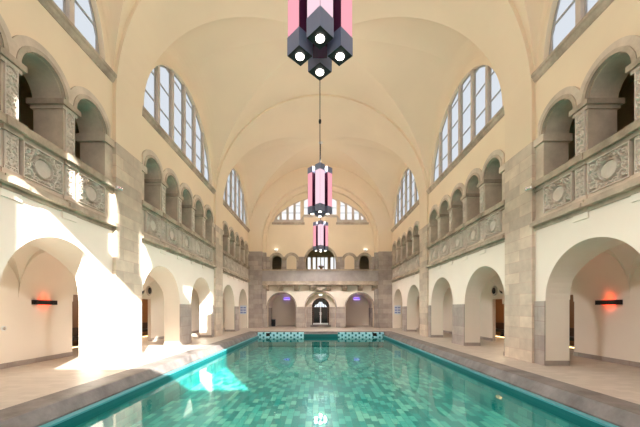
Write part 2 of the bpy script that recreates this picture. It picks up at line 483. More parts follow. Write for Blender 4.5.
# ------------------------------------------------------------------ lunette windows
def side_window(nm, y, s):
    root = thing(nm, '', '', (s*HW, y, SILL), 0 if s > 0 else PI)
    del root['label']; del root['category']; root['kind'] = 'structure'
    mw = .15; ms = [-2*1.09, -1.09, 0, 1.09, 2*1.09]
    T = lambda u, v, d: (d, u, v)
    arcz = lambda u, r=WR: math.sqrt(max(0, r*r-u*u))
    for u in ms:
        bm = N(); plate(bm, [(u-mw/2, 0), (u+mw/2, 0), (u+mw/2, arcz(abs(u)-.0)+.02), (u-mw/2, arcz(abs(u))+.02)], [], T, .05, .30); obj('mullion', bm, M['mull'], root)
    edges = [-WR+.01] + ms + [WR-.01]
    for k in range(6):
        a0 = edges[k] + (mw/2 if k else 0); a1 = edges[k+1] - (mw/2 if k < 5 else 0)
        def top(u0, u1, inset, n=8):
            return [(u0+(u1-u0)*i/n, arcz(u0+(u1-u0)*i/n, WR-inset)) for i in range(n+1)]
        outl = [(a0, 0)] + [(a1, 0)] + [p for p in reversed(top(a0, a1, 0.0))]
        if k == 0: outl = outl[:1] + outl[1:]
        bm = N(); plate(bm, outl, [], T, .175, .19); obj('pane', bm, M['glass_frost'], root)
        # frame with the openings between its transoms
        f = .045; holes = []; zz = 0
        while zz < WR:
            z0, z1 = zz+f*.7, zz+.95-f*.4
            pts = []
            n = 10
            for i in range(n+1):
                u = a0+f+(a1-a0-2*f)*i/n
                t = min(z1, arcz(u, WR-.06))
                if t > z0+.03: pts.append((u, t))
            if len(pts) >= 3:
                holes.append([(pts[0][0], z0), (pts[-1][0], z0)] + pts[::-1])
            zz += .95
        bm = N(); plate(bm, outl, holes, T, .14, .174); obj('glazing_frame', bm, M['bars'], root)
    # moulded sill
    bm = N()
    prof = [(.10, .0), (-.13, .0), (-.13, -.07), (-.09, -.10), (-.07, -.16), (-.02, -.22), (.10, -.22)]
    plate(bm, prof, [], lambda u, v, d: (u, d, v), -CLEAR/2+.0, CLEAR/2-.0); obj('sill', bm, M['rail'], root)
    return root
n = 1
for s in (-1, 1):
    for c in BC:
        side_window('window_%d' % n, c, s); n += 1

# ------------------------------------------------------------------ carved reliefs
def spiral(cx, cy, r, turns, a0, sgn=1, n=26):
    return [(cx+r*(1-.85*i/n)*math.cos(a0+sgn*turns*2*PI*i/n), cy+r*(1-.85*i/n)*math.sin(a0+sgn*turns*2*PI*i/n)) for i in range(n+1)]
def relief(w, h, kind, nx, ny, depth=.09):
    """height map of symmetrical scrolls round a blank cartouche; front towards -x, u along y"""
    hw, hh = w/2, h/2; curves = []
    if kind == 'wide':
        curves += [(spiral(.345, .215, .095, 1.2, PI), .03), (spiral(.17, .285, .06, 1.1, 0, -1), .024), (spiral(.36, .05, .065, 1.1, PI/2), .026)]
        curves += [([(.0, .30), (.05, .27), (.1, .30)], .02), ([(.26, .13), (.31, .10), (.33, .02)], .02), ([(.20, .17), (.24, .23), (.24, .31)], .02), ([(.42, .29), (.36, .25), (.27, .28)], .016)]
        curves += [([(.215*math.cos(t*PI/24), .20*math.sin(t*PI/24)) for t in range(13)], .016)]
        curves += [([(.43, .12), (.40, .15)], .02), ([(.30, .0), (.24, .04)], .022)]
    else:
        k = int(round(h/.36)); step = h/max(1, k)
        for i in range(k):
            cy = -hh+step*(i+.5); g = 1 if i % 2 else -1
            curves += [(spiral(.05, cy+.03, .06, 1.1, PI if g > 0 else 0, g), .024), ([(0, cy-.16), (.0, cy-.05)], .022), ([(.02, cy-.14), (.07, cy-.08), (.09, cy-.15)], .02), ([(.09, cy+.12), (.04, cy+.16)], .02)]
    def H(u, v):
        au = abs(u); av = abs(v) if kind == 'wide' else v
        best = 0
        for pts, wd in curves:
            for (x0, y0), (x1, y1) in zip(pts, pts[1:]):
                if min(x0, x1)-wd > au or max(x0, x1)+wd < au or min(y0, y1)-wd > av or max(y0, y1)+wd < av: continue
                dx, dy = x1-x0, y1-y0; L2 = dx*dx+dy*dy+1e-12
                t = max(0, min(1, ((au-x0)*dx+(av-y0)*dy)/L2))
                d = math.hypot(au-x0-t*dx, av-y0-t*dy)/wd
                if d < 1: best = max(best, math.sqrt(1-d*d))
        if kind == 'wide':
            e = math.hypot(u/.19, v/.175)
            if e < 1: best = max(best, .5)
        edge = min(hw-au, hh-abs(v))
        if edge < .022: best = max(best, 1.0)
        return best*depth
    bm = N(); g = []
    for i in range(nx+1):
        row = []
        for j in range(ny+1):
            u, v = -hw+w*i/nx, -hh+h*j/ny
            row.append(bm.verts.new((-H(u, v), u, v+hh)))
        g.append(row)
    for i in range(nx):
        for j in range(ny): bm.faces.new((g[i][j], g[i][j+1], g[i+1][j+1], g[i+1][j]))
    # sides and back
    back = []
    rim = [g[i][0] for i in range(nx+1)] + [g[nx][j] for j in range(1, ny+1)] + [g[i][ny] for i in range(nx-1, -1, -1)] + [g[0][j] for j in range(ny-1, 0, -1)]
    bk = [bm.verts.new((.05, v.co.y, v.co.z)) for v in rim]
    for i in range(len(rim)):
        j = (i+1) % len(rim); bm.faces.new((rim[i], rim[j], bk[j], bk[i]))
    bm.faces.new(bk)
    bmesh.ops.recalc_face_normals(bm, faces=bm.faces[:])
    me = bpy.data.meshes.new('relief_'+kind); bm.to_mesh(me); bm.free(); me.materials.append(M['relief'])
    return me
PH = .71
ME_WIDE = relief(.92, PH, 'wide', 92, 66)
ME_NARROW = relief(.27, PH, 'narrow', 30, 68, .045)
ME_TALL = relief(.25, 1.95, 'narrow', 26, 150, .04)
def relobj(name, me, parent, loc):
    o = bpy.data.objects.new(name, me); C.objects.link(o); o.parent = parent; o.location = loc; return o

# ------------------------------------------------------------------ gallery parapets (right-hand frame, copied round for the left)
def make_parapet():
    r = thing('carved_parapet', '', 'parapet', (HW, BC[0], 3.75), 0, 'carved stone parapets of the side galleries')
    h = CLEAR/2
    def plan(front, brk):
        pts = [(.24, -h)]
        pts = [(.22, -h), (front, -h)]
        for k in range(4):
            c = (k-1.5)*PITCH
            pts += [(front, c-.19), (front-brk, c-.19), (front-brk, c+.19), (front, c+.19)]
        pts += [(front, h), (.22, h)]
        return pts
    bm = N(); plate(bm, plan(-.03, .02), [], XY, .0, .10); obj('cornice_fascia', bm, M['rail'], r)
    bm = N(); plate(bm, plan(-.17, .03), [], XY, .10, .20); obj('cornice', bm, M['rail'], r)
    bm = N(); plate(bm, plan(-.10, .03), [], XY, .20, .27); obj('cornice_moulding', bm, M['rail'], r)
    bm = N(); plate(bm, plan(-.02, .03), [], XY, .27, .38); obj('plinth', bm, M['stone_plain'], r)
    bm = N(); plate(bm, plan(.06, .03), [], XY, .38, .38+PH); obj('wall_core', bm, M['stone_plain'], r)
    bm = N(); plate(bm, plan(-.05, .03), [], XY, .38+PH, .38+PH+.09); obj('rail_moulding', bm, M['rail'], r)
    bm = N(); plate(bm, plan(-.13, .03), [], XY, .38+PH+.09, 1.34); obj('rail', bm, M['rail'], r)
    for k in range(5): relobj('carved_panel', ME_WIDE, r, (.035, (k-2)*PITCH, .38))
    for k in range(4): relobj('carved_pilaster_panel', ME_NARROW, r, (.012, (k-1.5)*PITCH, .38))
    for k in range(4):
        c = (k-1.5)*PITCH; bm = N(); box(bm, -.035, .01, c-.2, c+.2, -.14, 0); obj('corbel', bm, M['low'], r)
    return r
WH = ['nearest the camera', 'in the middle bay', 'in the far bay']
SD = {1: 'right', -1: 'left'}
def six(proto, z, fmt):
    first = True
    for s in (-1, 1):
        for b in range(3):
            lab = fmt.format(side=SD[s], where=WH[b])
            loc = (s*HW, BC[b], z); rz = 0 if s > 0 else PI
            if first: o = proto; o.location = loc; o.rotation_euler = (0, 0, rz); o['label'] = lab; first = False
            else: place_copy(proto, lab, loc, rz)
six(make_parapet(), 3.75, 'carved stone gallery parapet on the {side} wall {where}')

def make_arcade():
    r = thing('stone_arcade', '', 'arcade', (HW, BC[0], 3.95), 0, 'five-arched stone arcades of the side galleries')
    T = lambda u, v, d: (d, u, v)
    top = UPS-3.95; pw = (PITCH-2*UPR)/2
    for k in range(4):
        c = (k-1.5)*PITCH
        p = bxo('pier', (.0, .68, c-pw, c+pw, 0, top-.2), M['stone_plain'], r)
        bm = N(); box(bm, -.04, .72, c-pw-.04, c+pw+.04, top-.2, top-.12); obj('capital', bm, M['stone_plain'], p)
        bm = N(); box(bm, -.09, .77, c-pw-.09, c+pw+.09, top-.12, top); obj('abacus', bm, M['rail'], p)
        relobj('carved_face', ME_TALL, p, (-.003, c, .25))
    for sg in (-1, 1):
        a, b = sorted((sg*CLEAR/2, sg*(2.5*PITCH-pw)))
        p = bxo('respond', (.0, .68, a, b, 0, top-.2), M['stone_plain'], r)
        bm = N(); box(bm, -.06, .74, a-(.07 if sg > 0 else 0), b+(.07 if sg < 0 else 0), top-.2, top); obj('capital', bm, M['stone_plain'], p)
    for k in range(5):
        c = (k-2)*PITCH; R2 = .76; lim = PITCH/2; a0 = math.acos(lim/R2)
        out = [(c+UPR, top)] + arc(c, top, UPR, 0, PI, 20)[1:] + [(c-lim, top)] + list(reversed(arc(c, top, R2, a0, PI-a0, 20))) + [(c+lim, top)]
        bm = N(); plate(bm, out, [], T, -.045, .03); v = obj('archivolt', bm, M['stone_plain'], r)
        bm = N(); plate(bm, arc(c, top, UPR, 0, PI, 20) + list(reversed(arc(c, top, UPR+.09, 0, PI, 20))), [], T, -.065, -.044); obj('bead', bm, M['rail'], v)
        bm = N(); plate(bm, arc(c, top, UPR-.012, 0, PI, 20) + list(reversed(arc(c, top, UPR+.0, 0, PI, 20))), [], T, .031, .69); obj('soffit', bm, M['stone_plain'], v)
    return r
six(make_arcade(), 3.95, 'row of five round stone arches above the {side} gallery parapet {where}')

# ------------------------------------------------------------------ pilasters, piers, corner piers
def make_pilaster(s, k):
    lab = 'tall flat sandstone pilaster on the %s wall, %s' % (SD[s], ('the nearer and larger one', 'the farther one')[k])
    r = thing('stone_pilaster', lab, 'pilaster', (s*HW, PIL[k], 0), 0, 'flat stone pilasters between the bays')
    X = lambda a, b: sorted((s*a, s*b))
    bxo('shaft', (*X(-.10, .03), -PW/2, PW/2, .0, 6.28), M['stone'], r)
    for a, b in ((-PW/2-GAP, -PW/2), (PW/2, PW/2+GN)):
        bxo('dado', (*X(-.03, .005), a, b, 0, 1.75), M['greystone'], r)
        e = a if a < -PW/2 else b
        bxo('base', (*X(-.045, .65), e-.015, e+.015, 0, .13), M['greystone'], r)
for s in (-1, 1):
    for k in range(2): make_pilaster(s, k)

def make_pier():
    r = thing('arch_pier', '', 'pier', (HW, BC[0], 0), 0, 'stone-faced piers between the side arches')
    bxo('dado', (-.03, .005, -PIER/2, PIER/2, .13, 1.75), M['greystone'], r)
    bxo('base', (-.045, .66, -PIER/2-.02, PIER/2+.02, 0, .13), M['greystone'], r)
    return r
pp = make_pier(); first = True
for s in (-1, 1):
    for b in range(1, 3):
        lab = 'stone-faced pier between the two poolside arches on the %s wall %s' % (SD[s], WH[b])
        loc = (s*HW, pier_y(b)[0], 0); rz = 0 if s > 0 else PI
        if first: pp.location = loc; pp.rotation_euler = (0, 0, rz); pp['label'] = lab; first = False
        else: place_copy(pp, lab, loc, rz)
for s in (-1, 1):
    r = thing('corner_pier', 'tall grey stone corner pier at the far %s end of the pool hall' % SD[s], 'pier', (s*5.7, 25.5, 0), 0, 'far corner piers')
    bm = N(); x0, x1 = sorted((s*(4.86-5.7), s*(6.68-5.7))); box(bm, x0, x1, -.33, .12, 0, 6.37); obj('shaft', bm, M['greystone'], r)
    bm = N(); x0, x1 = sorted((s*(4.62-5.7), s*(6.68-5.7))); box(bm, x0, x1, .12, .45, 0, 6.37); obj('inner_order', bm, M['greystone'], r)
    bm = N(); x0, x1 = sorted((s*(4.9-5.7), s*(6.68-5.7))); box(bm, x0, x1, -.37, -.33, 0, .13); obj('base', bm, M['greystone'], r)

# ------------------------------------------------------------------ far end wall
EC = 0.0
bm = N()
DOORW, GA = 1.28, [(-3.32, 1.2, 1.76), (0.03, 1.29, 1.70), (3.38, 1.2, 1.76)]
out = [(-5.0, 0)]
for c, r_, sp in GA: out += [(c-r_, 0)] + list(reversed(arc(c, sp, r_, 0, PI, 24))) + [(c+r_, 0)]
out += [(5.0, 0), (5.0, 12.4), (-5.0, 12.4)]
holes = []
for c in (-3.75, 3.80): holes.append([(c-.43, 3.97)] + list(reversed(arc(c, 5.75, .43, 0, PI, 16))) + [(c+.43, 3.97)])
holes.append([(.03-1.3, 3.97)] + list(reversed(arc(.03, 5.62, 1.3, 0, PI, 24))) + [(.03+1.3, 3.97)])
# lunette lights
LIGHTS = [(-3.6, 9.24, 9.55), (-3.11, 9.24, 10.03), (-2.51, 9.24, 10.45), (-1.92, 9.24, 10.74)]
LIGHTS = LIGHTS + [(-x, a, b) for x, a, b in LIGHTS] + [(x, 9.68, t) for x, t in ((-1.2, 11.0), (1.2, 11.0), (-.6, 11.12), (.6, 11.12), (0, 11.15))]
for x, z0, z1 in LIGHTS:
    hwd = .20 if abs(x) < 3.5 else .1
    sl = .12*(-1 if x > 0 else 1) if x else 0
    holes.append([(x-hwd, z0), (x+hwd, z0), (x+hwd, z1+sl), (x-hwd, z1-sl)])
plate(bm, out, holes, XZ, YE, YE+.35, 0)
struct(obj('wall_far', bm, M['up']))
# lower plaster of the end wall is paler: a thin render coat between floor and balcony
bm = N()
out = [(-4.62, 1.80)]
out = []
def coat(x0, x1, z0, z1):
    pass
o2 = [(-4.62, 1.76)]
for c, r_, sp in GA: o2 += list(reversed(arc(c, 1.76, r_, 0, PI, 24)))
o2 += [(4.62, 1.76), (4.62, 3.65), (-4.62, 3.65)]
plate(bm, o2, [], XZ, YE-.015, YE-.001); struct(obj('wall_far_lower', bm, M['low']))
# window in the lunette: stone tracery skin, panes, sills
win = thing('window_7', '', '', (0, YE, 8.96)); del win['label']; del win['category']; win['kind'] = 'structure'
bm = N()
aO = math.acos(4.1/5.16)
zc = 5.95
outl = [(-4.05, 8.98), (-1.42, 8.98), (-1.42, 9.45), (1.42, 9.45), (1.42, 8.98), (4.05, 8.98)] + [(x, zc+math.sqrt(5.2**2-x*x)) for x in [4.05-8.1*i/40 for i in range(1, 40)]]
plate(bm, [(u, v-8.96) for u, v in outl], [[(u, v-8.96) for u, v in h] for h in holes[3:]], XZ, -.06, .0); obj('tracery', bm, M['mull'], win)
for x, z0, z1 in LIGHTS:
    hwd = .20 if abs(x) < 3.5 else .1
    sl = .12*(-1 if x > 0 else 1) if x else 0
    bm = N(); plate(bm, [(x-hwd, z0-8.96), (x+hwd, z0-8.96), (x+hwd, z1+sl-8.96), (x-hwd, z1-sl-8.96)], [], XZ, .12, .14); p = obj('pane', bm, M['end_frost'], win)
    k = z0+.62
    while k < z1-.1:
        bm = N(); box(bm, x-hwd, x+hwd, .09, .115, k-8.96-.02, k-8.96+.02); obj('transom', bm, M['bars'], p); k += .62
for a0, a1, z in ((-4.15, -1.35, 8.84), (1.35, 4.15, 8.84)):
    bxo('sill', (a0, a1, -.10, 0, z-8.96, z-8.96+.16), M['rail'], win)

# stone facing of the end wall at gallery level, with rings round its arches
r = thing('gallery_facing', 'grey stone facing with small round arches above the far balcony', 'wall facing', (0, YE, 3.9))
out = [(-4.62, .0)]
arcs_ = [(-3.75, .43, 5.75), (-2.47, .43, 5.75), (.03, 1.3, 5.62), (2.50, .43, 5.75), (3.80, .43, 5.75)]
for c, rr, sp in arcs_:
    zt = 6.06-3.9; a = math.asin(min(1, (6.06-sp)/rr))
    out += [(c-rr, 0), (c-rr, sp-3.9)]
    if rr*1 > 6.06-sp:
        pts = arc(c, sp-3.9, rr, PI, PI-a, 8) ; out += pts[1:]
        pts = arc(c, sp-3.9, rr, a, 0, 8); out += pts
    out += [(c+rr, 0)]
out += [(4.62, 0), (4.62, 6.06-3.9), (-4.62, 6.06-3.9)]
# piecewise stone between arches (each a part)
edges = [-4.62]
for c, rr, sp in arcs_: edges += [c-rr, c+rr]
edges += [4.62]
for i in range(0, len(edges), 2):
    bxo('stone_panel', (edges[i], edges[i+1], -.05, .001, 0, 5.75-3.9+.31), M['greystone'], r)
for c, rr, sp in arcs_:
    w_ = .24 if rr < 1 else .16
    bm = N(); plate(bm, arc(c, sp-3.9, rr, 0, PI, 24) + list(reversed(arc(c, sp-3.9, rr+w_, 0, PI, 24))), [], XZ, -.07, .001); obj('arch_ring', bm, M['rail'], r)
for c in (-2.47, 2.50):
    bm = N(); plate(bm, [(c-.43, 0)] + list(reversed(arc(c, 5.75-3.9, .43, 0, PI, 16))) + [(c+.43, 0)], [], XZ, -.02, .001); obj('blind_arch', bm, M['up'], r)

# ground floor stone of the end wall
r = thing('end_wall_dado', 'grey stone dado and arch rims along the foot of the far wall', 'dado', (0, YE, 0))
for a0, a1 in ((-4.62, GA[0][0]-1.2), (GA[0][0]+1.2, GA[1][0]-1.29), (GA[1][0]+1.29, GA[2][0]-1.2), (GA[2][0]+1.2, 4.62)):
    bxo('dado', (a0, a1, -.035, .001, 0, 1.76), M['greystone'], r)
for c, rr, sp in GA:
    bm = N(); plate(bm, arc(c, 1.76, rr, 0, PI, 24) + list(reversed(arc(c, 1.76, rr+.09, 0, PI, 24))), [], XZ, -.035, .001); obj('arch_rim', bm, M['greystone'], r)

# passages behind the ground arches
YB = 29.0
for c, side in ((GA[0][0], 'left'), (GA[2][0], 'right')):
    bm = N(); R = 1.32
    for sg in (-1, 1): box(bm, *sorted((c+sg*R, c+sg*(R+.15))), YE+.35, YB, 0, 1.76)
    plate(bm, arc(c, 1.76, R, 0, PI, 20) + list(reversed(arc(c, 1.76, R+.15, 0, PI, 20))), [], XZ, YE+.35, YB)
    struct(obj('wall_niche_'+side, bm, M['low']))
    bm = N(); box(bm, c-1.6, c+1.6, YB, YB+.2, 0, 3.4); struct(obj('wall_niche_back_'+side, bm, M['low']))
    bm = N()
    for sg in (-1, 1): box(bm, *sorted((c+sg*(R-.03), c+sg*R)), YE+.35, YB, 0, 1.7)
    struct(obj('baseboard_niche_'+side, bm, M['greystone']))
    t = thing('violet_wall_light', 'slim violet lit wall light at the back of the far %s arch' % side, 'wall lamp', (c+.12, YB, 2.55), 0, 'violet wall lights')
    bxo('housing', (-.3, .3, -.09, 0, 0, .08), M['black'], t); bxo('light_strip', (-.28, .28, -.08, -.01, -.03, 0), M['violet'], t); bxo('top_strip', (-.28, .28, -.08, -.01, .08, .1), M['violet'], t)
# entrance
c = GA[1][0]; yd = 26.75
bm = N()
o3 = [(c-1.5, 0), (c-.78, 0)] + list(reversed(arc(c, 1.78, .78, 0, PI, 24))) + [(c+.78, 0), (c+1.5, 0), (c+1.5, 3.3), (c-1.5, 3.3)]
plate(bm, o3, [], XZ, yd, yd+.25)
for sg in (-1, 1): box(bm, *sorted((c+sg*1.30, c+sg*1.5)), YE+.35, yd, 0, 1.76)
plate(bm, arc(c, 1.76, 1.30, 0, PI, 20) + list(reversed(arc(c, 1.76, 1.5, 0, PI, 20))), [], XZ, YE+.35, yd)
struct(obj('wall_entrance', bm, M['low']))
bm = N()
for sg in (-1, 1): box(bm, *sorted((c+sg*.80, c+sg*1.28)), yd-.03, yd, 0, 1.76)
struct(obj('baseboard_entrance', bm, M['greystone']))
bxo('entrance_step', (c-.9, c+.9, yd-.15, yd+.2, 0, .16), M['coping']); st = bpy.data.objects['entrance_step']; tag(st, 'low dark stone step below the arched glass door', 'step')
d = thing('door_1', '', '', (c, yd+.12, .16)); del d['label']; del d['category']; d['kind'] = 'structure'
bm = N()
def arch_out(r_, z0, sp, n=24): return [(-r_, z0)] + list(reversed(arc(0, sp, r_, 0, PI, n))) + [(r_, z0)]
plate(bm, arch_out(.78, 0, 1.62), [arch_out(.70, .03, 1.62)], XZ, -.05, .05); obj('door_frame', bm, M['doorframe'], d)
bm = N(); plate(bm, arch_out(.70, .03, 1.62), [], XZ, .03, .05); obj('backing', bm, M['doordark'], d)
for sg in (-1, 1):
    x0, x1 = sorted((sg*.02, sg*.68))
    bm = N(); plate(bm, [(x0, .04), (x1, .04), (x1, 1.60), (x0, 1.60)], [[(x0+.08, .2), (x1-.08, .2), (x1-.08, 1.5), (x0+.08, 1.5)]], XZ, -.03, .02); lf = obj('leaf', bm, M['doorwhite' if 0 else 'doorframe'], d)
    bm = N(); box(bm, x0+.08, x1-.08, -.012, .0, .2, 1.5); obj('pane', bm, M['doordark'], lf)
    bm = N(); box(bm, *sorted((sg*.055, sg*.085)), -.07, -.03, .9, 1.15); obj('handle', bm, M['chrome'], lf)
bxo('center_post', (-.045, .045, -.05, .0, .03, 1.65), M['doorwhite'], d)
bxo('bottom_rail', (-.68, .68, -.045, -.03, .04, .17), M['doorwhite'], d)
bm = N(); plate(bm, [(x, z) for x, z in ((-.55, 1.52), (.55, 1.52), (.55, 1.62), (.42, 1.80), (.22, 1.88), (.12, 2.05), (-.12, 2.05), (-.22, 1.88), (-.42, 1.80), (-.55, 1.62))], [], XZ, -.02, .0); obj('fanlight', bm, M['fanlight'], d)
for x in (-.35, -.12, .12, .35):
    bxo('fanlight_bar', (x-.015, x+.015, -.035, -.02, 1.52, 2.0), M['doorframe'], d)
t = thing('emergency_light', 'small lit emergency light under the crown of the far middle arch', 'lamp', (c, YE+.4, 2.75))
bxo('housing', (-.16, .16, -.08, .0, 0, .12), M['white'], t); bxo('lens', (-.13, .13, -.095, -.08, .01, .1), M['emerg'], t)

# far balcony
fb = thing('far_balcony', 'grey stone balcony with brackets across the far end wall', 'balcony', (0, YE, 3.2))
bxo('slab', (-4.85, 4.85, -.78, 0, .40, .56), M['rail'], fb)
bxo('slab_moulding', (-4.85, 4.85, -.70, 0, .56, .70), M['rail'], fb)
bxo('floor_slab', (-4.85, 4.85, -.66, .0, .70, .74), M['stone_plain'], fb)
bxo('parapet', (-4.85, 4.85, -.70, -.52, .70, 1.58), M['endstone'], fb)
bxo('rail', (-4.85, 4.85, -.78, -.46, 1.58, 1.70), M['rail'], fb)
for k in range(9):
    x = -4.1+k*1.025
    bm = N(); plate(bm, [(x-.42, .80), (x+.42, .80), (x+.42, 1.50), (x-.42, 1.50)], [[(x-.36, .86), (x+.36, .86), (x+.36, 1.44), (x-.36, 1.44)]], XZ, -.74, -.70); obj('panel_frame', bm, M['endstone'], fb)
for x in (-4.72, -3.38, -2.03, -.68, .72, 2.06, 3.4, 4.74):
    xx = max(-4.6, min(4.6, x))
    prof = [(0, .40), (-.62, .40), (-.62, .28), (-.50, .16), (-.30, .10), (-.22, -.02), (0, -.06)]
    bm = N(); plate(bm, prof, [], lambda u, v, dd: (xx+dd, u, v), -.2, .2); obj('bracket', bm, M['rail'], fb)
bm = N(); plate(bm, [(-.42, .36), (.42, .36), (.40, .12), (.2, .02), (0, -.04), (-.2, .02), (-.40, .12)], [], XZ, -.5, -.35); o = obj('crest', bm, M['rail'], fb)

# gallery room behind the far balcony
bm = N()
box(bm, -5.0, 5.0, YE+.35, 29.2, 3.75, 3.95)
struct(obj('floor_end_gallery', bm, M['stone_plain']))
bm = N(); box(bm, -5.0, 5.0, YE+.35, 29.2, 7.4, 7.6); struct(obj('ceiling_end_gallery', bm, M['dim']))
bm = N()
for xx in (-5.0, 4.8): box(bm, xx, xx+.2, YE+.35, 29.2, 3.95, 7.4)
for xx in (-1.9, 1.8): box(bm, xx, xx+.15, YE+.35, 28.0, 3.95, 7.4)
struct(obj('wall_end_gallery_sides', bm, M['dim']))
bm = N(); LX = [-1.02, -.55, -.12, .22, .55, 1.1, 1.45]
plate(bm, [(-5, 3.95), (5, 3.95), (5, 7.4), (-5, 7.4)], [[(x-.13, 5.1), (x+.13, 5.1), (x+.13, 6.38), (x-.13, 6.38)] for x in LX], XZ, 28.0, 28.2)
struct(obj('wall_end_gallery_back', bm, M['dim']))
w8 = thing('window_8', '', '', (0, 28.12, 5.1)); del w8['label']; del w8['category']; w8['kind'] = 'structure'
for x in LX: bxo('pane', (x-.14, x+.14, 0, .02, 0, 1.28), M['end_frost'], w8)

# plant on the balcony rail
pl = thing('red_flower_pot', 'dark red flowers in a pot at the middle of the far balcony rail', 'flower pot', (.08, YE-.62, 4.90))
bm = N(); lathe(bm, [(.09, 0), (.13, .14), (.14, .16)], 14); obj('pot', bm, M['vase'], pl)
bm = N(); random.seed(3)
for k in range(60):
    a = random.uniform(0, 2*PI); rr = random.uniform(0, .36); z = .2+random.uniform(0, .14)*(1-rr)
    p = Vector((rr*math.cos(a), .4*rr*math.sin(a), z)); q = .05
    vs = [bm.verts.new(p+Vector((random.uniform(-q, q), random.uniform(-q, q), random.uniform(-q, q)))) for _ in range(4)]
    for f in ((0, 1, 2), (0, 2, 3), (0, 3, 1), (1, 3, 2)): bm.faces.new([vs[i] for i in f])
lv = obj('blossoms', bm, M['red'], pl); lv['kind'] = 'stuff'
bm = N(); lathe(bm, [(.05, .12), (.2, .16), (.26, .2), (.1, .24)], 12); obj('foliage', bm, M['leaf'], pl)

# wall lights on the far end wall
for x, side in ((-3.78, 'left'), (3.86, 'right')):
    t = thing('uplight', 'small white spotlight above the %s arch of the far balcony' % side, 'lamp', (x, YE, 6.48), 0, 'spotlights above the far balcony')
    bxo('bracket', (-.03, .03, -.12, 0, .0, .05), M['white'], t)
    bm = N(); lathe(bm, [(.05, .0), (.16, .05), (.18, .09)], 16, (0, -.2, .03)); obj('shade', bm, M['white'], t)
    bm = N(); lathe(bm, [(.15, 0), (.15, .02)], 16, (0, -.2, .12)); obj('bulb', bm, M['spot'], t)

# ------------------------------------------------------------------ near end wall with its tall window (behind the viewer)
bm = N(); WX0, WX1, WZ0, WZ1 = -2.62, 2.84, 4.95, 8.0
SUN_SLOTS = [[(-1.36, 8.5), (-1.12, 8.5), (-1.12, 10.0), (-1.25, 10.4), (-1.36, 10.2)], [(-2.0, 8.8), (-1.80, 8.8), (-1.80, 9.7), (-2.0, 9.6)],
         [(-2.62, 9.1), (-2.42, 9.1), (-2.42, 9.6), (-2.62, 9.5)], [(-.64, 8.7), (-.30, 8.7), (-.30, 9.8), (-.64, 10.3)],
         [(.9, 10.3), (2.7, 10.3), (2.7, 12.5), (.95, 10.6)]]  # unseen openings, added and shaped to throw extra sun patches on the left side
plate(bm, [(-6.2, 0), (6.2, 0), (6.2, 13.9), (-6.2, 13.9)], [[(WX0, WZ0), (WX1, WZ0), (WX1, WZ1), (WX0, WZ1)]] + SUN_SLOTS, XZ, Y0-.12, Y0)
struct(obj('wall_near', bm, M['low']))
w9 = thing('window_9', '', '', ((WX0+WX1)/2, Y0, WZ0)); del w9['label']; del w9['category']; w9['kind'] = 'structure'
hw_ = (WX1-WX0)/2; hh_ = WZ1-WZ0
gx = [-hw_+2*hw_*i/3 for i in range(4)]; gz = [0, hh_]
hs = [[(a+.012, c_+.012), (b-.012, c_+.012), (b-.012, e-.012), (a+.012, e-.012)] for a, b in zip(gx, gx[1:]) for c_, e in zip(gz, gz[1:])]
bm = N(); plate(bm, [(-hw_, 0), (hw_, 0), (hw_, hh_), (-hw_, hh_)], hs, XZ, -.08, -.04); obj('glazing_frame', bm, M['bars'], w9)
bm = N(); box(bm, -hw_, hw_, -.065, -.06, 0, hh_); obj('pane', bm, M['clear'], w9)

